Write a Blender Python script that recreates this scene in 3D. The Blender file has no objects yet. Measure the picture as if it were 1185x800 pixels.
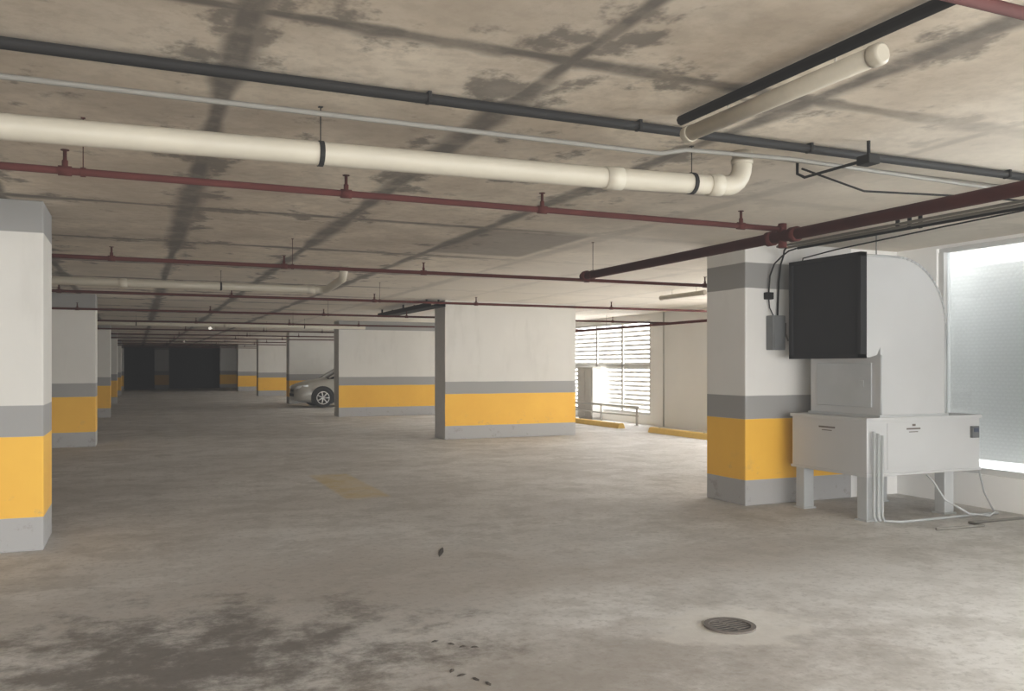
import bpy, bmesh, math, random
from mathutils import Vector, Matrix
random.seed(3)
S=bpy.context.scene
COL=S.collection
CEIL=2.60

# ---------------------------------------------------------------- materials
class NT:
    def __init__(s,name):
        s.m=bpy.data.materials.new(name); s.m.use_nodes=True
        s.t=s.m.node_tree; s.n=s.t.nodes; s.l=s.t.links
        s.b=s.n['Principled BSDF']
        s._pos=None
    def put(s,sock,v):
        if isinstance(v,bpy.types.NodeSocket): s.l.new(v,sock)
        elif isinstance(v,(int,float)): sock.default_value=v
        else:
            v=tuple(v)
            if len(v)==3 and len(sock.default_value)==4: v=v+(1,)
            sock.default_value=v
    def M(s,op,a,b=None,c=None,clamp=False):
        n=s.n.new('ShaderNodeMath'); n.operation=op; n.use_clamp=clamp
        s.put(n.inputs[0],a)
        if b is not None: s.put(n.inputs[1],b)
        if c is not None: s.put(n.inputs[2],c)
        return n.outputs[0]
    def pos(s):
        if s._pos is None:
            g=s.n.new('ShaderNodeNewGeometry'); x=s.n.new('ShaderNodeSeparateXYZ')
            s.l.new(g.outputs['Position'],x.inputs[0]); s._pos=(g.outputs['Position'],x.outputs[0],x.outputs[1],x.outputs[2])
        return s._pos
    def noise(s,scale,detail=4,rough=.55,vec=None,stretch=None):
        n=s.n.new('ShaderNodeTexNoise'); n.inputs['Scale'].default_value=scale
        n.inputs['Detail'].default_value=detail; n.inputs['Roughness'].default_value=rough
        v=vec or s.pos()[0]
        if stretch:
            mp=s.n.new('ShaderNodeMapping'); mp.inputs['Scale'].default_value=stretch
            s.l.new(v,mp.inputs[0]); v=mp.outputs[0]
        s.l.new(v,n.inputs['Vector']); return n.outputs[0]
    def step(s,v,a,b):
        n=s.n.new('ShaderNodeMapRange'); n.interpolation_type='SMOOTHSTEP'
        s.put(n.inputs['Value'],v); s.put(n.inputs['From Min'],a); s.put(n.inputs['From Max'],b)
        return n.outputs[0]
    def mix(s,f,a,b):
        n=s.n.new('ShaderNodeMix'); n.data_type='RGBA'
        s.put(n.inputs[0],f); s.put(n.inputs[6],a); s.put(n.inputs[7],b); return n.outputs[2]
    def bump(s,h,st=.3,d=.01):
        n=s.n.new('ShaderNodeBump'); n.inputs['Strength'].default_value=st; n.inputs['Distance'].default_value=d
        s.put(n.inputs['Height'],h); s.l.new(n.outputs[0],s.b.inputs['Normal'])
    def col(s,c): s.put(s.b.inputs['Base Color'],c)
    def rough(s,r): s.put(s.b.inputs['Roughness'],r)

def simple(name,c,r=.6,metal=0,var=.12,scale=6,emit=None,es=0,spec=.5):
    t=NT(name); n=t.noise(scale,3)
    a=tuple(x*(1-var) for x in c); b=tuple(min(1,x*(1+var)) for x in c)
    t.col(t.mix(n,a,b)); t.rough(r); t.b.inputs['Metallic'].default_value=metal
    t.b.inputs['Specular IOR Level'].default_value=spec
    if emit:
        t.b.inputs['Emission Color'].default_value=emit+(1,); t.b.inputs['Emission Strength'].default_value=es
    return t.m

WHITE=(.60,.58,.53); GREY=(.255,.25,.24); LGREY=(.345,.34,.33)
def banded(name,top=(2.36,2.7),white=WHITE,k=1.0):
    t=NT(name); _,x,y,z=t.pos()
    n=t.noise(2.2,5); fine=t.noise(30,3)
    zz=t.M('ADD',z,t.M('MULTIPLY',t.M('SUBTRACT',n,.5),.012))
    def band(a,b):
        return t.M('MULTIPLY',t.step(zz,a-.003,a+.003),t.M('SUBTRACT',1,t.step(zz,b-.003,b+.003)))
    c=t.mix(n,tuple(v*.93*k for v in white),tuple(min(1,v*1.05*k) for v in white))
    dirt=t.M('MULTIPLY',t.step(t.noise(3,4,.6,stretch=(1,1,.25)),.52,.75),.22)
    c=t.mix(dirt,c,(.34*k,.32*k,.28*k))
    if top: c=t.mix(band(top[0],top[1]),c,tuple(v*k for v in GREY))
    c=t.mix(band(.85,1.08),c,tuple(v*k for v in (.275,.27,.26)))
    o=t.mix(n,tuple(v*k for v in (.76,.38,.03)),tuple(v*k for v in (.87,.485,.045)))
    c=t.mix(band(.25,.85),c,o)
    c=t.mix(band(-.1,.25),c,tuple(v*k for v in LGREY))
    scuff=t.M('MULTIPLY',t.step(t.noise(7,5,.7),.56,.68),t.M('MULTIPLY',t.M('SUBTRACT',1,t.step(z,.0,.6)),.55))
    c=t.mix(scuff,c,(.2,.18,.16))
    t.col(c); t.rough(.65); t.bump(t.M('ADD',fine,n),.15,.004)
    return t.m
M_BAND=banded('painted_bands')
M_BAND2=banded('painted_bands_low_collar',top=(2.14,2.39),white=(.68,.665,.63))
M_BAND3=banded('painted_bands_plain_top',top=None)
M_BAND_SHADED=banded('painted_bands_shaded',k=.35)  # same bands, colours darkened to stand in for the dim far end
M_SIDE=simple('grey_painted_edge',(.52,.51,.49),.6)
M_WALL=simple('white_painted_wall',(.90,.89,.86),.65,var=.03,scale=2)
M_GLOOM=simple('end_wall_gloom',(.02,.021,.024),.7)  # near-black colour stands in for the low light at the end wall

def ceiling_mat():
    t=NT('stained_concrete_ceiling'); P,x,y,z=t.pos()
    n1=t.noise(1.3,5,.62); n2=t.noise(3.1,6,.68); n3=t.noise(.8,3,.5,stretch=(1.3,.8,1)); f=t.noise(13,5,.66)
    w=t.M('MULTIPLY',t.M('SUBTRACT',n2,.5),.035)
    dx=t.M('PINGPONG',t.M('ADD',t.M('SUBTRACT',x,.36-12.5),w),.625)
    dy=t.M('PINGPONG',t.M('ADD',t.M('SUBTRACT',y,3.06-20.0),w),1.0)
    wx=t.M('ADD',.040,t.M('MULTIPLY',t.step(n3,.38,.60),.06))
    wy=t.M('ADD',.040,t.M('MULTIPLY',t.step(n1,.40,.64),.06))
    mx=t.M('SUBTRACT',1,t.step(dx,t.M('MULTIPLY',wx,.35),t.M('MULTIPLY',wx,1.45)))
    my=t.M('SUBTRACT',1,t.step(dy,t.M('MULTIPLY',wy,.35),t.M('MULTIPLY',wy,1.45)))
    blot=t.step(n2,.36,.56)
    line=t.M('MAXIMUM',t.M('MULTIPLY',mx,t.M('ADD',.74,t.M('MULTIPLY',blot,.24))),
             t.M('MULTIPLY',my,t.M('ADD',.72,t.M('MULTIPLY',blot,.24))))
    near=t.M('SUBTRACT',1,t.step(t.M('MINIMUM',dx,dy),.03,.36))
    pipez=t.M('SUBTRACT',1,t.step(t.M('ABSOLUTE',t.M('SUBTRACT',y,4.6)),.8,2.2))
    bb=t.M('ADD',t.noise(3.0,5,.64,stretch=(1.1,.9,1)),t.M('MULTIPLY',near,.13))
    bb=t.M('ADD',bb,t.M('MULTIPLY',pipez,.03))
    bl=t.M('MULTIPLY',t.step(bb,.62,.74),.80)
    line=t.M('MAXIMUM',line,bl)
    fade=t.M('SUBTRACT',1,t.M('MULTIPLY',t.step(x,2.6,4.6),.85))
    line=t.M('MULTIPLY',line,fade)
    base=t.mix(t.step(n1,.3,.7),(.48,.40,.305),(.72,.635,.51))
    base=t.mix(t.M('MULTIPLY',t.step(f,.42,.66),.38),base,(.36,.295,.22))
    base=t.mix(t.M('MULTIPLY',t.step(n2,.50,.70),.42),base,(.30,.245,.185))
    base=t.mix(t.M('MULTIPLY',t.step(t.noise(.5,5,.62),.42,.62),.5),base,(.32,.262,.20))
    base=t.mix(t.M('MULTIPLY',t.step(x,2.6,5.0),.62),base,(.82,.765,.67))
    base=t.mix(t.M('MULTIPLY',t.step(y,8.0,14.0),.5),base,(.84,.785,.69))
    px=t.M('SUBTRACT',1,t.step(t.M('ABSOLUTE',t.M('SUBTRACT',x,3.4)),.5,.6))
    py=t.M('SUBTRACT',1,t.step(t.M('ABSOLUTE',t.M('SUBTRACT',y,7.95)),.75,.9))
    base=t.mix(t.M('MULTIPLY',t.M('MULTIPLY',px,py),.7),base,(.17,.145,.12))
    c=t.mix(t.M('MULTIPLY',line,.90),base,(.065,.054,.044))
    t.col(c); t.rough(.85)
    t.bump(f,.3,.008)
    return t.m
def floor_mat():
    t=NT('worn_concrete_floor'); P,x,y,z=t.pos()
    a=t.noise(.55,5,.6); b=t.noise(2.3,6,.70); f=t.noise(20,5,.70); st=t.noise(.8,6,.72,stretch=(.7,1.0,1))
    c=t.mix(t.step(a,.3,.7),(.51,.485,.455),(.66,.64,.61))
    c=t.mix(t.M('MULTIPLY',t.step(b,.45,.60),.52),c,(.40,.375,.34))
    c=t.mix(t.M('MULTIPLY',t.step(st,.50,.62),.48),c,(.78,.765,.74))
    c=t.mix(t.M('MULTIPLY',t.step(t.noise(1.1,6,.72),.53,.63),.46),c,(.35,.32,.285))
    c=t.mix(t.M('MULTIPLY',t.step(f,.50,.65),.45),c,(.31,.29,.26))
    def ell(cx,cy,rx,ry,soft,nz,tex):
        ddx=t.M('POWER',t.M('DIVIDE',t.M('SUBTRACT',x,cx),rx),2); ddy=t.M('POWER',t.M('DIVIDE',t.M('SUBTRACT',y,cy),ry),2)
        d=t.M('SQRT',t.M('ADD',ddx,ddy))
        d=t.M('ADD',d,t.M('MULTIPLY',t.M('SUBTRACT',tex,.5),nz*2))
        return t.M('SUBTRACT',1,t.step(d,1-soft,1+soft*.4))
    blotch=t.noise(3.0,7,.74)
    wet=t.M('MULTIPLY',ell(.1,4.2,1.2,.95,.85,2.3,blotch),.85)
    wet2=t.M('MULTIPLY',ell(1.5,5.3,1.9,1.0,.8,1.4,b),.5)
    wet3=t.M('MULTIPLY',ell(1.8,3.3,2.0,.8,.8,1.4,blotch),.62)
    wet4=t.M('MULTIPLY',ell(3.6,5.0,1.4,.5,.8,1.4,b),.4)
    c=t.mix(wet4,c,(.31,.26,.21)); c=t.mix(wet2,c,(.30,.25,.20)); c=t.mix(wet3,c,(.26,.22,.18)); c=t.mix(wet,c,(.10,.083,.07))
    c=t.mix(t.M('MULTIPLY',ell(2.86,3.66,.46,.34,.30,.9,t.noise(6,5,.65)),.62),c,(.68,.65,.60))
    yx=t.M('SUBTRACT',1,t.step(t.M('ABSOLUTE',t.M('SUBTRACT',x,2.22)),.2,.27)); yy=t.M('SUBTRACT',1,t.step(t.M('ABSOLUTE',t.M('SUBTRACT',y,9.8)),.9,1.15))
    c=t.mix(t.M('MULTIPLY',t.M('MULTIPLY',yx,yy),t.M('ADD',.38,t.M('MULTIPLY',t.step(b,.35,.6),.3))),c,(.60,.44,.15))
    t.col(c)
    r=t.M('ADD',.48,t.M('MULTIPLY',b,.4)); r=t.M('SUBTRACT',r,t.M('MULTIPLY',wet,.12)); t.rough(r)
    t.b.inputs['Specular IOR Level'].default_value=.4
    t.bump(t.M('ADD',t.M('MULTIPLY',f,.5),b),.3,.012)
    return t.m
M_CEIL=ceiling_mat(); M_FLOOR=floor_mat()
M_CREAM=simple('cream_plastic_pipe',(.46,.42,.335),.5,var=.14,scale=3)
M_RED=simple('oxide_red_pipe',(.065,.016,.013),.85,var=.35,spec=.15)
M_BLACK=simple('black_cable',(.013,.012,.011),.75,spec=.2)
M_STEEL=simple('galvanised_conduit',(.23,.225,.205),.55,.2,var=.3)
M_WCAB=simple('pale_conduit',(.48,.47,.44),.5)
M_GCAB=simple('grey_ceiling_conduit',(.21,.20,.175),.6)
M_FIX=simple('aged_white_diffuser',(.42,.38,.30),.5,var=.2,scale=9)
M_TUBE=simple('lit_tube',(.9,.9,.85),.4,emit=(1,.93,.8),es=.7)
M_ACW=simple('pale_grey_sheet_metal',(.50,.505,.50),.42,.1,var=.10,scale=1.5)
M_ACD=simple('pale_grey_sheet_metal_worn',(.42,.435,.435),.45,var=.16,scale=3)
M_FILT=simple('black_filter_mesh',(.02,.02,.021),.9,spec=.2)
M_IRON=simple('cast_iron',(.12,.10,.085),.8,.0,var=.4,scale=30)
M_PIT_SHADE=simple('pit_shade',(.012,.011,.01),.9)
M_YEL=simple('yellow_kerb_paint',(.80,.54,.14),.6)
M_FRAME=simple('white_window_frame',(.64,.64,.62),.5,var=.04)
M_SLAT=simple('white_louvre',(.85,.85,.83),.6,var=.04)
M_BOX=simple('grey_switch_box',(.13,.135,.135),.55,.1)
M_BEIGE=simple('grey_cabinet_paint',(.55,.53,.49),.6)
M_BLUE=simple('dark_display',(.03,.045,.08),.4)
M_CAR=simple('silver_car_paint',(.48,.47,.43),.3,.3,var=.03)
M_GLASSD=simple('dark_car_glass',(.03,.035,.04),.08)
M_TYRE=simple('tyre_rubber',(.02,.02,.02),.8)
M_RIM=simple('alloy_rim',(.7,.7,.7),.35,.4)
M_LAMP=simple('clear_headlamp',(.75,.78,.8),.12)
M_LEAF=simple('dry_leaf',(.07,.058,.048),.9,spec=.1)
def glass_mat():
    t=NT('window_glass'); n=t.n
    out=n['Material Output']; tr=n.new('ShaderNodeBsdfTransparent'); gl=n.new('ShaderNodeBsdfGlossy'); mx=n.new('ShaderNodeMixShader'); fr=n.new('ShaderNodeFresnel')
    fr.inputs[0].default_value=1.5; gl.inputs['Roughness'].default_value=.03
    tr.inputs[0].default_value=(.93,.95,.95,1)
    t.l.new(fr.outputs[0],mx.inputs[0]); t.l.new(tr.outputs[0],mx.inputs[1]); t.l.new(gl.outputs[0],mx.inputs[2]); t.l.new(mx.outputs[0],out.inputs[0])
    return t.m
M_GLASS=glass_mat()
def screen_mat():
    t=NT('perforated_screen'); P,x,y,z=t.pos()
    cz=t.M('PINGPONG',z,.019); row=t.M('FLOOR',t.M('DIVIDE',z,.038))
    cy=t.M('PINGPONG',t.M('ADD',y,t.M('MULTIPLY',row,.03)),.03)
    d=t.M('MULTIPLY',t.step(cz,.004,.014),t.step(cy,.004,.014))
    t.col(t.mix(d,(.72,.73,.73),(.82,.83,.83))); t.rough(.6)
    n=t.n; out=n['Material Output']; tr=n.new('ShaderNodeBsdfTransparent'); mx=n.new('ShaderNodeMixShader')
    t.put(mx.inputs[0],t.M('ADD',.055,t.M('MULTIPLY',d,.05)))
    t.l.new(t.b.outputs[0],mx.inputs[1]); t.l.new(tr.outputs[0],mx.inputs[2]); t.l.new(mx.outputs[0],out.inputs[0])
    return t.m
M_SCREEN=screen_mat()

# ---------------------------------------------------------------- geometry
class G:
    def __init__(s): s.bm=bmesh.new(); s.mi=0
    def _tag(s,faces,sm=False):
        for f in faces: f.material_index=s.mi; f.smooth=sm
    def box(s,a,b,bev=0):
        r=bmesh.ops.create_cube(s.bm,size=1); vs=r['verts']
        for v in vs: v.co=Vector([a[i]+(v.co[i]+.5)*(b[i]-a[i]) for i in range(3)])
        fs={f for v in vs for f in v.link_faces}; s._tag(fs)
        if bev:
            es=list({e for v in vs for e in v.link_edges})
            r=bmesh.ops.bevel(s.bm,geom=es,offset=bev,segments=2,affect='EDGES',profile=.6)
            s._tag(r['faces'])
        return s
    def tube(s,pts,r,seg=12,cap=True,rs=None):
        pts=[Vector(p) for p in pts]; rings=[]
        n=len(pts); prev=None
        for i,p in enumerate(pts):
            if i==0: d=pts[1]-p
            elif i==n-1: d=p-pts[i-1]
            else: d=(pts[i+1]-p).normalized()+(p-pts[i-1]).normalized()
            d.normalize()
            if prev is None:
                up=Vector((0,0,1)) if abs(d.z)<.9 else Vector((1,0,0)); u=d.cross(up).normalized()
            else:
                u=(prev-d*prev.dot(d)).normalized()
            prev=u; w=d.cross(u); rr=rs[i] if rs else r
            rings.append([s.bm.verts.new(p+(u*math.cos(2*math.pi*k/seg)+w*math.sin(2*math.pi*k/seg))*rr) for k in range(seg)])
        fs=[]
        for A,B in zip(rings,rings[1:]):
            for k in range(seg): fs.append(s.bm.faces.new((A[k],A[(k+1)%seg],B[(k+1)%seg],B[k])))
        s._tag(fs,True)
        if cap: s._tag([s.bm.faces.new(rings[0][::-1]),s.bm.faces.new(rings[-1])])
        return s
    def prism(s,poly,axis,a,b):
        def mk(p,t):
            v=[0,0,0]; o=[i for i in range(3) if i!=axis]; v[o[0]],v[o[1]]=p; v[axis]=t; return s.bm.verts.new(v)
        A=[mk(p,a) for p in poly]; B=[mk(p,b) for p in poly]; n=len(poly)
        fs=[s.bm.faces.new(A),s.bm.faces.new(B[::-1])]
        for k in range(n): fs.append(s.bm.faces.new((A[k],B[k],B[(k+1)%n],A[(k+1)%n])))
        s._tag(fs); return s
    def ring(s,c,axis,r0,r1,h,seg=28):
        c=Vector(c); o=[i for i in range(3) if i!=axis]; R=[]
        for (r,t) in ((r0,0),(r1,0),(r1,h),(r0,h)):
            L=[]
            for k in range(seg):
                v=c.copy(); v[o[0]]+=r*math.cos(2*math.pi*k/seg); v[o[1]]+=r*math.sin(2*math.pi*k/seg); v[axis]+=t; L.append(s.bm.verts.new(v))
            R.append(L)
        fs=[]
        for i in range(4):
            A,B=R[i],R[(i+1)%4]
            for k in range(seg): fs.append(s.bm.faces.new((A[k],A[(k+1)%seg],B[(k+1)%seg],B[k])))
        s._tag(fs); return s
    def obj(s,name,mats,parent=None,label=None,cat=None,group=None,kind=None):
        bmesh.ops.recalc_face_normals(s.bm,faces=s.bm.faces)
        mn=Vector([min(v.co[i] for v in s.bm.verts) for i in range(3)]); mx=Vector([max(v.co[i] for v in s.bm.verts) for i in range(3)])
        o=Vector(((mn.x+mx.x)/2,(mn.y+mx.y)/2,mn.z))
        for v in s.bm.verts: v.co-=o
        me=bpy.data.meshes.new(name); s.bm.to_mesh(me); s.bm.free()
        for m in (mats if isinstance(mats,(list,tuple)) else [mats]): me.materials.append(m)
        ob=bpy.data.objects.new(name,me); COL.objects.link(ob)
        WL[ob.name]=o
        if parent: ob.parent=parent; ob.location=o-WL[parent.name]
        else: ob.location=o
        meta(ob,label,cat,group,kind); return ob
WL={}
def meta(ob,label=None,cat=None,group=None,kind=None):
    if label: ob['label']=label
    if cat: ob['category']=cat
    if group: ob['group']=group
    if kind: ob['kind']=kind
def empty(name,loc,label,cat,group=None):
    e=bpy.data.objects.new(name,None); COL.objects.link(e); e.location=loc; e.empty_display_size=.2
    WL[e.name]=Vector(loc); meta(e,label,cat,group); return e

# ---------------------------------------------------------------- shell
Y0,Y1=-7.0,57.0; XL,XR=-9.0,11.0; XW=7.5; YP=6.745
g=G(); g.box((XL-.2,Y0-14,-.2),(26,Y1+.4,0)); g.obj('floor',M_FLOOR,label='worn grey concrete garage floor with stains',cat='floor',kind='structure')
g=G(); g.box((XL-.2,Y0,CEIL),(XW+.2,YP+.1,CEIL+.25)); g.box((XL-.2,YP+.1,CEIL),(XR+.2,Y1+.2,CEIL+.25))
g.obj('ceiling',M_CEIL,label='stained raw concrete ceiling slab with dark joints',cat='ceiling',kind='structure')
g=G(); g.box((XL-.2,Y0,0),(XL,Y1,CEIL)); g.obj('wall_left',M_BAND,label='white wall with orange and grey painted bands',cat='wall',kind='structure')
g=G(); g.box((XL,Y1,0),(XR,Y1+.2,CEIL)); g.obj('wall_far',M_GLOOM,label='garage end wall coloured near-black for the low light',cat='wall',kind='structure')
g=G(); g.box((6.83,YP+.02,0),(XR,YP+.2,CEIL)); g.obj('wall_return',M_WALL,label='white painted return wall beside the pillar',cat='wall',kind='structure')
g=G(); g.box((XW,Y0,0),(XW+.18,YP+.02,.32)); g.box((XW,6.27,.32),(XW+.18,YP+.02,CEIL)); g.box((XW,Y0,2.57),(XW+.18,6.27,CEIL))
g.obj('wall_near',M_WALL,label='white low wall under large windows',cat='wall',kind='structure')
wins=[(8.0,13.5),(17.0,22.2),(24.5,30.5),(33.5,39.0),(42.0,47.5)]
g=G(); yy=YP+.2
for a,b in wins:
    g.box((XR,yy,0),(XR+.2,a,CEIL)); g.box((XR,a,0),(XR+.2,b,.22)); g.box((XR,a,2.46),(XR+.2,b,CEIL)); yy=b
g.box((XR,yy,0),(XR+.2,Y1,CEIL))
g.obj('wall_right',M_WALL,label='white outer wall with louvred window openings',cat='wall',kind='structure')
for i,(a,b) in enumerate(wins):
    g=G(); n=4
    g.box((XR+.03,a,.22),(XR+.13,b,.28)); g.box((XR+.03,a,2.40),(XR+.13,b,2.46)); g.box((XR+.03,a,1.36),(XR+.12,b,1.42)) 
    for k in range(n+1):
        y=a+(b-a-.08)*k/n; g.box((XR+.03,y,.28),(XR+.13,y+.08,2.40))
    w=g.obj('window_%d'%(i+1),M_FRAME,label='white framed louvred window letting in daylight',cat='window',kind='structure')
    g=G(); z=.31
    while z<2.36:
        g.prism([(XR+.075,z),(XR+.085,z+.062),(XR+.092,z+.062),(XR+.082,z)],1,a+.02,b-.02); z+=.11
    g.obj('louvre_slats',M_SLAT,parent=w)
g=G(); ys=[6.21,4.55,2.8,1.05,-.7,-2.45,-4.2,-5.95]
g.box((XW+.04,Y0+.9,.32),(XW+.12,6.27,.37)); g.box((XW+.04,Y0+.9,2.53),(XW+.12,6.27,2.57))
for y in ys: g.box((XW+.03,y,.37),(XW+.13,y+.06,2.53))
w=g.obj('window_6',M_FRAME,label='large fixed glass window with pale metal frame',cat='window',kind='structure')
g=G(); g.box((XW+.075,Y0+1,.36),(XW+.085,6.22,2.54)); g.obj('glass_pane',M_GLASS,parent=w)
g=G(); g.box((8.05,3.2,0.40),(8.08,6.72,2.42)); s_=g.obj('privacy_screen',M_SCREEN,label='grey perforated metal screen standing outside the window',cat='screen')
for y in (3.25,6.5):
    g=G(); g.box((8.08,y,0),(8.14,y+.08,2.42),.005); g.obj('screen_post',M_STEEL,parent=s_)

# ---------------------------------------------------------------- pillars
def pillar(x0,x1,y0,y1,mat,label,group,side=None):
    g=G(); g.box((x0,y0,0),(x1,y1,CEIL),.012)
    ms=[mat]
    if side:
        ms.append(side)
        g.bm.normal_update()
        for f in g.bm.faces:
            if f.normal.x<-.9: f.material_index=1
    return g.obj('pillar',ms,label=label,cat='pillar',group=group)
L1='square concrete pillar painted white, grey and orange'
for y in (7.23,16.2,25.2,34.2,43.2,52.2): pillar(-2.0,-.63,y,y+.68,M_BAND,L1,'banded garage pillars')
pillar(5.457,6.83,YP,YP+.62,M_BAND2,'white pillar with orange band beside the ventilation unit','banded garage pillars')
L2='wide wall-like pillar with orange stripe and grey edge'
for x,y,m in ((5.27,15.1,M_BAND3),(5.0,23.0,M_BAND),(5.1,31.8,M_BAND3),(5.1,40.4,M_BAND3),(5.1,48.9,M_BAND3),(4.8,56.3,M_BAND3)):
    pillar(x,x+2.75,y,y+.6,m,L2,'wide banded pillars',M_SIDE if y<30 else None)
pillar(1.0,1.8,55.0,55.6,M_BAND_SHADED,'pillar with shade-darkened bands in front of the dark end wall','banded garage pillars')

# ---------------------------------------------------------------- pipes
def hanger_geo(x,y,z,r,along='x'):
    g=G()
    ax=0 if along=='x' else 1
    c=[x,y,z]; c[ax]-=.012; g.ring(c,ax,r,r+.005,.024,16)
    g.tube([(x,y,z+r+.003),(x,y,CEIL)],.0028,6); g.box((x-.01,y-.01,CEIL-.004),(x+.01,y+.01,CEIL)); return g
def red_line(y,x0,x1,r=.017,heads=None,z=2.33):
    g=G(); g.tube([(x0,y,z),(x1,y,z)],r,12)
    root=g.obj('sprinkler_pipe',M_RED,label='thin dark red sprinkler pipe hung under the ceiling',cat='pipe',group='red sprinkler branch pipes')
    k=0
    for hx in heads:
        if not x0<hx<x1: continue
        g=G(); g.tube([(hx,y,z),(hx,y,z+.05),(hx,y,z+.055),(hx,y,z+.10)],.01,8,rs=[.014,.014,.009,.009]); g.ring((hx,y,z+.10),2,.002,.02,.004,10)
        g.tube([(hx-.03,y,z),(hx+.03,y,z)],r+.006,12)
        g.obj('sprinkler_head',M_RED,parent=root)
        if k%4==0: hanger_geo(hx+.08,y,z,r).obj('pipe_hanger',M_RED,parent=root)
        k+=1
    return root
red_line(1.57,-4,4.10,heads=[-2.6,-.3,1.1,2.5,3.7])
red_line(4.73,-8.8,4.11,.019,heads=[-6,-4.4,-3,-1.6,-.32,1.07,2.28,3.79])
red_line(8.4,-8.8,10.9,.019,heads=[-5,-3,-1.6,-.2,1.3,2.7,4.6,6.2,8,9.6])
for y in (12.3,16.0,19.9,24.2,28.0,31.4,35.4,39.3,43.0,47.0): red_line(y,-8.8,10.9,.019,heads=[-6,-3.4,-.9,1.2,3.2,4.8,7.2,9.4])
g=G(); g.tube([(10.4,12.33,2.28),(10.4,28,2.28)],.028,12); r_=g.obj('sprinkler_pipe',M_RED,label='red sprinkler supply pipe running along the outer wall',cat='pipe')
for y in (14,18,22,26): hanger_geo(10.4,y,2.28,.028,'y').obj('pipe_hanger',M_RED,parent=r_)
g=G(); g.tube([(4.15,-6,2.28),(4.15,7.66,2.28)],.04,16)
r_=g.obj('sprinkler_main',M_RED,label='thick dark red sprinkler main pipe under the ceiling',cat='pipe')
for y in (7.56,4.58,4.82,1.5,1.65):
    g=G(); g.tube([(4.15,y,2.28),(4.15,y+.06,2.28)],.052,16); g.obj('pipe_coupling',M_RED,parent=r_)
g=G(); g.tube([(4.15,4.73,2.20),(4.15,4.73,2.37)],.03,12); g.tube([(4.16,4.73,2.33),(4.115,4.73,2.33)],.028,12); g.obj('pipe_tee',M_RED,parent=r_)
for y in (7.45,.6,-4.4): hanger_geo(4.15,y,2.28,.04,'y').obj('pipe_hanger',M_RED,parent=r_)

def cream(pts,r,label,joints,hangs,along='x'):
    g=G(); g.tube(pts,r,20); root=g.obj('drain_pipe',M_CREAM,label=label,cat='pipe',group='cream drain pipes')
    for p,q in joints:
        g=G(); g.tube([p,q],r+.006,20); g.obj('pipe_socket',M_CREAM,parent=root)
    for h in hangs: hanger_geo(h[0],h[1],h[2],r,along).obj('pipe_hanger',M_BLACK,parent=root)
z=2.375
pts=[(-8.8,4.16,z),(-.5,4.14,z),(2.3,4.0,z+.006),(3.06,3.96,z+.02)]+[(3.06+.12*math.sin(a),3.96,z+.14-.12*math.cos(a)) for a in [math.radians(t) for t in range(15,91,15)]]+[(3.18,3.96,CEIL)]
cream(pts,.056,'thick cream plastic drain pipe with elbow into the ceiling',[((2.30,4.0,z+.006),(2.40,3.995,z+.008)),((2.95,3.966,z+.018),(3.03,3.96,z+.02)),((3.18,3.96,z+.15),(3.18,3.96,z+.18)),((-3.1,4.15,z),(-3.0,4.15,z))],[(-5,4.15,z),(-2.6,4.15,z),(.80,4.075,z+.002),(2.84,3.97,z+.016)])
z=2.40
pts=[(-8.8,11.6,z),(2.2,11.6,z)]+[(2.2+.14*math.sin(a),11.46+.14*math.cos(a),z) for a in [math.radians(t) for t in range(15,91,15)]]+[(2.34,10.55,z+.05),(2.34,10.42,CEIL)]
cream(pts,.05,'cream plastic drain pipe turning at an elbow',[((-.2,11.6,z),(-.1,11.6,z)),((2.1,11.6,z),(2.2,11.6,z))],[(-5,11.6,z),(-1.6,11.6,z),(1,11.6,z)])
cream([(-8.8,22.5,z),(5.6,22.5,z)],.05,'cream plastic drain pipe crossing the far aisle',[((2,22.5,z),(2.1,22.5,z))],[(-4,22.5,z),(0,22.5,z),(4,22.5,z)])

def cable(pts,r,mat,name,label,group=None,clips=(),seg=8):
    g=G(); g.tube(pts,r,seg); root=g.obj(name,mat,label=label,cat='conduit',group=group)
    for c in clips:
        g=G(); g.box((c[0]-.008,c[1]-r-.004,c[2]-r-.003),(c[0]+.008,c[1]+r+.004,CEIL-.001),.002); g.obj('conduit_clip',M_BLACK,parent=root)
    return root
cl=lambda y,z,xs:[(x,y,z) for x in xs]
GC='ceiling cable conduits'
cable([(-8.8,3.66,2.572),(7.4,3.66,2.572)],.021,M_BLACK,'cable_conduit','black cable conduit fixed to the ceiling',GC,cl(3.66,2.572,[-4,-1,1.2,2.3,3.4,5]))
cable([(-8.8,3.73,2.580),(7.4,3.73,2.580)],.014,M_BLACK,'cable_conduit','black cable conduit fixed to the ceiling',GC)
cable([(-8.8,3.88,2.50),(2.55,3.84,2.50),(2.7,3.82,2.53),(3.4,3.82,2.55),(5.1,3.84,2.53),(7.4,3.86,2.56)],.013,M_GCAB,'cable_conduit','thin galvanised conduit beside the drain pipe',GC)
cable([(3.75,4.10,2.585),(4.3,4.14,2.50),(5.3,4.08,2.53),(7.4,4.15,2.585)],.007,M_BLACK,'loose_cable','thin black cable sagging under the ceiling',GC)
cable([(3.3,3.97,2.588),(7.4,3.97,2.588)],.010,M_GCAB,'cable_conduit','thin pale conduit under the ceiling',GC)
cable([(2.44,-5,2.572),(2.44,3.5,2.572)],.025,M_BLACK,'cable_conduit','black conduit feeding the ceiling light',GC,[(2.44,.5,2.572),(2.44,1.6,2.572)])
for x,m in ((5.55,M_GCAB),(5.68,M_GCAB),(5.80,M_BLACK)):
    cable([(x,-5,2.50),(x,6.4,2.50)],.012,m,'cable_conduit','conduit running along the ceiling to the switch box',GC,[(x,5,2.50),(x,3,2.50),(x,1,2.50)])
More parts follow.
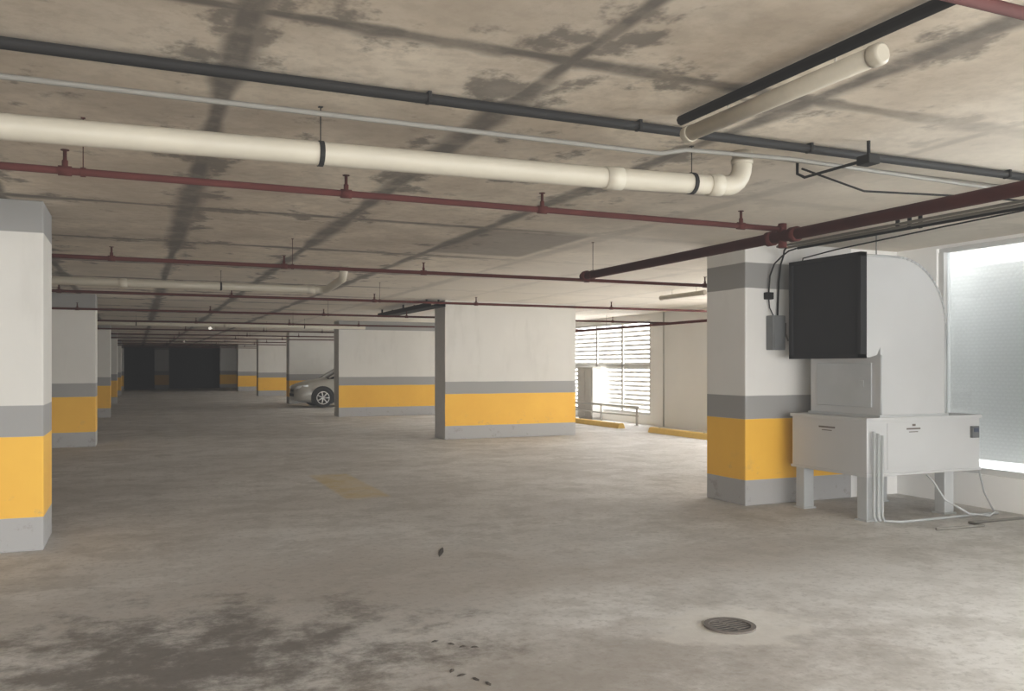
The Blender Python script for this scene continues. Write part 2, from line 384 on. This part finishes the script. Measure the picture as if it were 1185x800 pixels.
g=G(); g.tube([(3.66,3.5,2.50),(3.66,3.98,2.50),(3.65,4.03,2.53),(3.65,4.03,CEIL)],.009,8); g.box((3.62,3.45,2.47),(3.70,3.54,2.52),.005); g.box((3.65,3.48,2.515),(3.662,3.495,CEIL)); g.obj('cable_junction_box',M_BLACK,label='small black junction box with conduit stub under the ceiling',cat='junction box')

def fixture(x,y0,y1,tube,label,mat=M_FIX,grp='ceiling strip lights'):
    root=empty('strip_light',(x,(y0+y1)/2,CEIL),label,'light fixture',grp)
    g=G(); g.box((x-.028,y0+.02,2.49),(x+.028,y1-.02,2.518),.008)
    for yy in (y0+.25,y1-.3): g.tube([(x+.02,yy,2.51),(x+.02,yy,CEIL)],.004,8)
    g.obj('lamp_housing',mat,parent=root)
    g=G(); g.tube([(x,y0+.03,2.49),(x,y1-.03,2.49)],.037,20); g.obj('diffuser',tube,parent=root)
    for a,b,s in ((y0,y0+.05,1),(y1-.05,y1,-1)):
        g=G(); rs=[.030,.041,.041,.041] if s>0 else [.041,.041,.041,.030]
        g.tube([(x,a,2.49),(x,a+.010,2.49),(x,b-.010,2.49),(x,b,2.49)],.04,20,rs=rs); g.obj('end_cap',mat,parent=root)
fixture(2.44,2.26,3.46,M_FIX,'unlit cream fluorescent strip light on the ceiling')
fixture(7.9,10.7,11.9,M_FIX,'unlit cream fluorescent strip light on the ceiling')
for x,y in ((2.0,26.3),(2.0,41)): fixture(x,y-.6,y+.6,M_TUBE,'dimly lit fluorescent strip light on the ceiling')
g=G(); g.box((4.86,14.7,2.45),(5.14,18.4,2.46)); g.box((4.86,14.7,2.46),(4.87,18.4,2.53)); g.box((5.13,14.7,2.46),(5.14,18.4,2.53))
for y in (15.0,16.5,18.1): g.box((4.87,y,2.46),(4.9,y+.03,CEIL-.001)); g.box((5.10,y,2.46),(5.13,y+.03,CEIL-.001))
g.obj('cable_tray',M_BLACK,label='dark metal cable tray under the ceiling',cat='cable tray')

# ---------------------------------------------------------------- ventilation unit
V=empty('ventilation_unit',(6.5,6.1,0),'pale grey sheet-metal air cooler with curved duct on legs','air cooler')
yA,yB=5.61,6.54
g=G(); g.box((5.86,yA,.40),(7.28,yB,.91),.008)
g.box((5.845,yA-.015,.885),(7.295,yB+.015,.915),.004); g.box((5.85,yA-.01,.395),(7.29,yB+.01,.42),.003)
g.obj('housing',M_ACW,parent=V)
arcp=[(6.27+.6*math.cos(math.radians(a)),1.76+.6*math.sin(math.radians(a))) for a in range(0,91,5)]
g=G(); g.prism([(5.86,2.36)]+arcp[::-1]+[(6.87,.915),(6.05,.915),(6.05,1.54),(6.01,1.47),(5.93,1.45),(5.86,1.45)],1,yA+.03,yB-.05)
d_=g.obj('duct_elbow',M_ACW,parent=V)
g=G()
for (a,b) in zip(arcp,arcp[1:]):
    for y in (yA+.022,yB-.062): g.tube([(a[0]-.01,y+.01,a[1]-.01),(b[0]-.01,y+.01,b[1]-.01)],.012,6)
for y in (yA+.03,yB-.05):
    g.tube([(6.86,y,1.76),(6.86,y,.93)],.012,6); g.tube([(6.27,y,2.35),(5.86,y,2.35)],.012,6); g.tube([(6.06,y,1.47),(6.06,y,.93)],.01,6)
g.box((6.03,yA+.015,.90),(6.89,yB-.03,.935),.004)
g.obj('duct_seam',M_ACD,parent=V)
g=G()
mz0,mz1=1.44,2.375; my0,my1=yA+.01,yB-.02
g.box((5.80,my0,mz0),(5.87,my1,mz0+.035)); g.box((5.80,my0,mz1-.035),(5.87,my1,mz1)); g.box((5.80,my0,mz0),(5.87,my0+.035,mz1)); g.box((5.80,my1-.035,mz0),(5.87,my1,mz1))
g.obj('duct_mouth_frame',M_FILT,parent=V)
g=G(); g.box((5.83,my0+.02,mz0+.02),(5.855,my1-.02,mz1-.02))
g.obj('filter_screen',M_FILT,parent=V,label='black filter mesh over the duct mouth')
g=G(); g.box((6.035,yA+.12,1.0),(6.048,yB-.14,1.40),.003); g.box((6.028,yA+.2,1.18),(6.036,yA+.26,1.24),.002); g.obj('access_panel',M_ACD,parent=V)
for (x,y) in ((5.88,5.63),(5.88,6.40),(6.84,5.63),(6.84,6.40)):
    g=G(); w=.17 if (x<6 and y<6) else .12
    g.box((x,y,.012),(x+w,y+.11,.40),.006); g.box((x-.015,y-.015,0),(x+w+.015,y+.125,.015),.003); g.obj('leg',M_ACD,parent=V)
g=G(); g.box((7.15,yA-.03,.70),(7.24,yA,.81),.004); cp=g.obj('control_panel',M_BOX,parent=V)
g=G(); g.box((7.165,yA-.034,.755),(7.225,yA-.03,.79),.001); g.obj('display',M_BLUE,parent=cp)
g=G()
g.box((5.853,5.98,.80),(5.858,6.18,.815)); g.box((5.853,6.02,.775),(5.858,6.14,.783)); g.obj('nameplate',M_IRON,parent=V)
g=G()
g.box((6.33,yA-.008,.80),(6.50,yA-.004,.815)); g.box((6.36,yA-.008,.775),(6.47,yA-.004,.783)); g.box((6.40,yA-.008,.83),(6.44,yA-.004,.85)); g.obj('nameplate',M_IRON,parent=V)
g=G(); g.box((6.1,yA-.006,.45),(6.9,yA,.86),.002); g.obj('service_door',M_ACW,parent=V)

def hose(pts,r,mat,name,label):
    g=G(); g.tube(pts,r,8); return g.obj(name,mat,label=label,cat='pipe',group='conduits beside the ventilation unit')
for i in range(3):
    x=5.90+.05*i
    pts=[(x,5.57,.80-.02*i),(x,5.57,.05),(x,5.54,.014)]
    if i==2: pts+=[(x+.1,5.46,.014),(7.3,5.44,.014)]
    hose(pts,.012,M_ACD,'water_pipe','thin pale pipe running down the unit to the floor')
hose([(6.55,5.58,.39),(6.56,5.52,.34),(6.62,5.45,.18),(6.78,5.33,.06),(6.95,5.26,.040),(7.12,5.34,.05),(7.20,5.50,.2),(7.22,5.57,.39)],.009,M_ACD,'flexible_hose','white flexible hose looping from the unit to the floor')
hose([(6.1,5.1,.014),(6.6,5.05,.014),(6.62,5.2,.014),(7.4,5.15,.014)],.012,M_GCAB,'water_pipe','thin pale pipe lying on the concrete floor')
E=empty('switch_box',(5.81,YP,1.53),'grey metal electrical switch box with lever on the pillar','switch box')
bx=-.03
g=G(); g.box((5.74+bx,YP-.10,1.53),(5.90+bx,YP,1.87),.008); g.obj('enclosure',M_BOX,parent=E)
g=G(); g.box((5.752+bx,YP-.112,1.55),(5.888+bx,YP-.10,1.85),.004); g.obj('door',M_BOX,parent=E)
g=G(); g.box((5.90+bx,YP-.08,1.70),(5.93+bx,YP-.05,1.80),.004); g.tube([(5.915+bx,YP-.065,1.72),(5.95+bx,YP-.08,1.62)],.008,8); g.obj('lever',M_IRON,parent=E)
g=G(); g.box((5.68,YP-.06,2.03),(5.76,YP,2.10),.006); g.tube([(5.72,YP-.063,2.065),(5.72,YP-.07,2.065)],.012,10); g.obj('junction_box',M_BLACK,label='small black junction box on the pillar',cat='junction box')
hose([(5.80,6.42,2.50),(5.80,6.52,2.49),(5.79,6.60,2.45),(5.76,6.68,2.38),(5.73,YP-.035,2.26),(5.72,YP-.03,2.10)],.008,M_BLACK,'cable','black cable dropping from ceiling to junction box')
hose([(5.68,6.42,2.50),(5.76,6.54,2.495),(5.84,6.64,2.46),(5.865,YP-.035,2.38),(5.845,YP-.03,2.2),(5.83,YP-.03,1.87)],.009,M_BLACK,'cable','black cable looping from the ceiling to the switch box')
hose([(5.72,YP-.03,2.03),(5.73,YP-.03,1.95),(5.76,YP-.05,1.87)],.006,M_BLACK,'cable','short black cable between junction box and switch box')
hose([(6.0,YP-.02,1.9),(6.05,6.6,2.44),(6.2,6.3,2.5),(6.3,5.2,2.56),(6.3,4.2,2.585)],.007,M_BLACK,'cable','black cable arching over the duct')
hose([(6.28,5.9,CEIL),(6.28,5.9,2.365)],.006,M_STEEL,'duct_hanger_rod','steel rod holding the duct from the ceiling')

# ---------------------------------------------------------------- floor things
D=empty('drain_cover',(2.86,3.66,0),'round cast-iron drain cover set in the floor','drain cover')
g=G(); g.ring((2.86,3.66,0),2,.108,.135,.010,32); g.obj('cover_rim',M_IRON,parent=D)
g=G(); g.ring((2.86,3.66,0),2,.001,.109,.002,32); g.obj('pit_shade',M_PIT_SHADE,parent=D)  # flat disc, its black colour stands in for shade down the drain
g=G()
for k in range(-3,4):
    h=math.sqrt(.108**2-(k*.030)**2); g.box((2.86-h,3.66+k*.030-.005,.003),(2.86+h,3.66+k*.030+.005,.007))
g.box((2.852,3.555,.003),(2.868,3.765,.006))
g.obj('grate',M_IRON,parent=D)
def stop(y0,y1):
    r=empty('wheel_stop',(9.8,(y0+y1)/2,0),'yellow painted concrete wheel stop on the floor','wheel stop','yellow wheel stops')
    g=G(); g.prism([(9.71,0),(9.74,.09),(9.76,.11),(9.84,.11),(9.86,.09),(9.89,0)],1,y0,y1); g.obj('kerb',M_YEL,parent=r)
    for y in (y0+.3,y1-.3): 
        g=G(); g.tube([(9.8,y,.109),(9.8,y,.116)],.022,10); g.obj('anchor_bolt',M_IRON,parent=r)
stop(13.0,15.1); stop(16.3,18.5)
def leaf(x,y,s,a,wd=1):
    g=G()
    prof=[(0,-1),(.32,-.5),(.4,0),(.25,.55),(0,1),(-.28,.5),(-.36,0),(-.25,-.55)]
    c=g.bm.verts.new((x,y,.008)); ring=[]
    for i,(u,v) in enumerate(prof):
        u*=wd
        X=u*s*math.cos(a)-v*s*math.sin(a); Y=u*s*math.sin(a)+v*s*math.cos(a)
        ring.append(g.bm.verts.new((x+X,y+Y,.0+.003*(i%2))))
    for i in range(8): g.bm.faces.new((c,ring[i],ring[(i+1)%8]))
    g.bm.faces.new(ring[::-1])
    g.obj('dry_leaf',M_LEAF,label='dry dark leaf lying on the concrete floor',cat='leaf',group='dry leaves on the floor')
leaf(2.06,5.99,.17,-.40,.28)
for (x,y) in ((1.42,3.98),(1.46,3.92),(1.51,3.89),(1.36,4.05)): leaf(x,y,.022,random.random()*3)
for (x,y) in ((1.32,3.56),(1.36,3.49),(1.39,3.42),(1.30,3.63)): leaf(x,y,.028,random.random()*3)
R=empty('guard_rail',(10.6,19,0),'low pale metal guard rail before the louvred window','guard rail')
g=G(); g.tube([(10.6,16.9,.42),(10.6,22,.42)],.03,10); g.tube([(10.6,16.9,.22),(10.6,22,.22)],.02,10); g.obj('rail',M_WCAB,parent=R)
for y in (16.95,18.6,20.3,21.95): g=G(); g.tube([(10.6,y,0),(10.6,y,.44)],.028,10); g.ring((10.6,y,0),2,.001,.06,.01,16); g.obj('post',M_WCAB,parent=R)
C=empty('utility_cabinet',(10.82,19.6,0),'pale grey metal utility cabinet below the louvred window','cabinet')
g=G(); g.box((10.68,19.2,.05),(10.96,20.0,1.35),.012); g.box((10.70,19.23,0),(10.94,19.97,.05)); g.obj('body',M_BEIGE,parent=C)
for a,b in ((19.24,19.59),(19.61,19.96)): g=G(); g.box((10.665,a,.1),(10.68,b,1.3),.004); g.obj('door',M_BEIGE,parent=C)
g=G(); g.tube([(10.9,16.3,0),(10.9,16.3,CEIL)],.02,10); g.obj('riser_pipe',M_WCAB,label='thin pale vertical pipe beside the outer wall',cat='pipe')

# ---------------------------------------------------------------- car
cx0,cyc=4.78,29.25
CAR=empty('car',(cx0+2.1,cyc,0),'silver compact car parked nose-out between the wide pillars','car')
st=[(0.00,.34,.58,.50,.42),(.06,.24,.68,.68,.60),(.22,.19,.78,.80,.70),(.50,.17,.86,.85,.74),(.95,.17,.94,.87,.77),(1.30,.17,.99,.875,.79),(2.2,.17,1.00,.88,.80),(3.1,.17,1.02,.88,.80),(3.7,.18,1.03,.86,.78),(4.05,.22,1.0,.80,.72),(4.18,.32,.9,.68,.62)]
g=G(); rings=[]
for (x,zl,zt,wl,wt) in st:
    P=[(-wl*.9,zl),(-wl,zl+.12),(-wl*1.0,(zl+zt)/2+.03),(-wt-.02,zt-.07),(-wt+.08,zt),(0,zt+.035),(wt-.08,zt),(wt+.02,zt-.07),(wl,(zl+zt)/2+.03),(wl,zl+.12),(wl*.9,zl)]
    rings.append([g.bm.verts.new((cx0+x,cyc+a,b)) for a,b in P])
for A,B in zip(rings,rings[1:]):
    n=len(A)
    for k in range(n): 
        f=g.bm.faces.new((A[k],B[k],B[(k+1)%n],A[(k+1)%n])); f.smooth=True
g.bm.faces.new(rings[0]); g.bm.faces.new(rings[-1][::-1])
b_=g.obj('car_body',M_CAR,parent=CAR); 
g=G(); rf=[(1.05,.97,.97,.74,.74),(1.75,.97,1.40,.77,.60),(2.2,.97,1.46,.78,.60),(3.0,.97,1.45,.78,.60),(3.5,.98,1.36,.77,.58),(4.0,.98,1.02,.72,.66)]
rings=[]
for (x,zl,zt,wl,wt) in rf:
    P=[(-wl,zl),(-wt,zt-.03),(-wt+.08,zt+.01),(0,zt+.03),(wt-.08,zt+.01),(wt,zt-.03),(wl,zl)]
    rings.append([g.bm.verts.new((cx0+x,cyc+a,b)) for a,b in P])
for i,(A,B) in enumerate(zip(rings,rings[1:])):
    for k in range(6):
        f=g.bm.faces.new((A[k],B[k],B[k+1],A[k+1])); f.smooth=True
        f.material_index=0 if (k in (0,5) or i in (0,4)) else 1
g.obj('cabin',[M_GLASSD,M_CAR],parent=CAR)
for sy in (-1,1):
    g=G(); g.tube([(cx0+1.1,cyc+sy*.77,.98),(cx0+1.78,cyc+sy*.62,1.40)],.03,8); g.obj('window_pillar',M_CAR,parent=CAR)
    g=G(); g.tube([(cx0+2.3,cyc+sy*.77,.98),(cx0+2.36,cyc+sy*.62,1.42)],.03,8); g.obj('window_pillar',M_CAR,parent=CAR)
for wx in (.87,3.4):
    for sy in (-1,1):
        yo=cyc+sy*.90; 
        g=G(); g.tube([(cx0+wx,cyc+sy*.66,.33),(cx0+wx,cyc+sy*.885,.33)],.385,28); 
        for v in g.bm.verts: v.co.z=max(v.co.z,.12)
        g.obj('wheel_arch',M_TYRE,parent=CAR)
        g=G(); g.tube([(cx0+wx,yo-sy*.2,.325),(cx0+wx,yo-sy*.19,.325),(cx0+wx,yo-.02*sy,.325),(cx0+wx,yo,.325)],.3,28,rs=[.29,.325,.325,.30]); t_=g.obj('wheel',M_TYRE,parent=CAR)
        g=G(); g.ring((cx0+wx,yo-.004,.325),1,.19,.215,.012,28); g.tube([(cx0+wx,yo-.01,.325),(cx0+wx,yo+sy*.014,.325)],.05,12)
        for k in range(7):
            a=2*math.pi*k/7; g.tube([(cx0+wx+.04*math.cos(a),yo+sy*.01,.325+.04*math.sin(a)),(cx0+wx+.2*math.cos(a),yo+sy*.006,.325+.2*math.sin(a))],.022,6)
        g.obj('rim',M_RIM,parent=t_)
for sy in (-1,1):
    g=G(); g.tube([(cx0+.05,cyc+sy*.50,.64),(cx0+.16,cyc+sy*.62,.67),(cx0+.40,cyc+sy*.76,.72)],.08,10,rs=[.06,.075,.03]); g.obj('headlamp',M_LAMP,parent=CAR)
    g=G(); g.box((cx0+1.45,cyc+sy*.95-.08,.99),(cx0+1.57,cyc+sy*.95+.08,1.11),.03); g.box((cx0+1.48,cyc+sy*.84-.06,1.0),(cx0+1.53,cyc+sy*.84+.06,1.03)); g.obj('side_mirror',M_CAR,parent=CAR)
g=G(); g.box((cx0-.015,cyc-.40,.36),(cx0+.03,cyc+.40,.46),.01); g.box((cx0+.0,cyc-.32,.52),(cx0+.04,cyc+.32,.60),.01); g.obj('grille',M_TYRE,parent=CAR)

# ---------------------------------------------------------------- camera, light
cam=bpy.data.cameras.new('camera'); co=bpy.data.objects.new('camera',cam); COL.objects.link(co)
co.location=(0,0,1.37); co.rotation_euler=(math.radians(90),0,math.radians(-23.72))
cam.sensor_width=36; cam.lens=36*990/1185; cam.shift_y=24/1185; cam.clip_end=200
S.camera=co
w=bpy.data.worlds.new('sky'); S.world=w; w.use_nodes=True
bg=w.node_tree.nodes['Background']; bg.inputs[0].default_value=(.95,.97,1,1); bg.inputs[1].default_value=5.0
R_=math.radians
def area(name,loc,rot,sx,sy,power=0,col=(1,.98,.95),portal=False):
    l=bpy.data.lights.new(name,'AREA'); l.shape='RECTANGLE'; l.size=sx; l.size_y=sy
    if portal: l.cycles.is_portal=True
    else: l.energy=power; l.color=col
    o=bpy.data.objects.new(name,l); COL.objects.link(o); o.location=loc; o.rotation_euler=rot
for i,(a,b) in enumerate(wins): area('daylight',(XR+.9,(a+b)/2,1.2),(0,R_(98),0),2.4,b-a,(800,480,400,300,250)[i])
area('window_portal',(XW+.25,0,1.45),(0,R_(90),0),2.4,13,portal=True)
area('daylight',(XW+.7,-1.6,1.3),(0,R_(96),0),2.2,8.5,900,(.98,.985,1))
area('daylight',(1.8,Y0-.4,1.1),(R_(100),0,0),11.0,2.0,600)  # added fill lamp behind the camera, tilted up to lift the ceiling
S.view_settings.view_transform='Standard'
S.view_settings.look='None'
S.view_settings.exposure=0.12
S.view_settings.gamma=1.08
S.view_settings.use_curve_mapping=True
cm=S.view_settings.curve_mapping
cm.curves[3].points[0].location=(0,.017); cm.update()
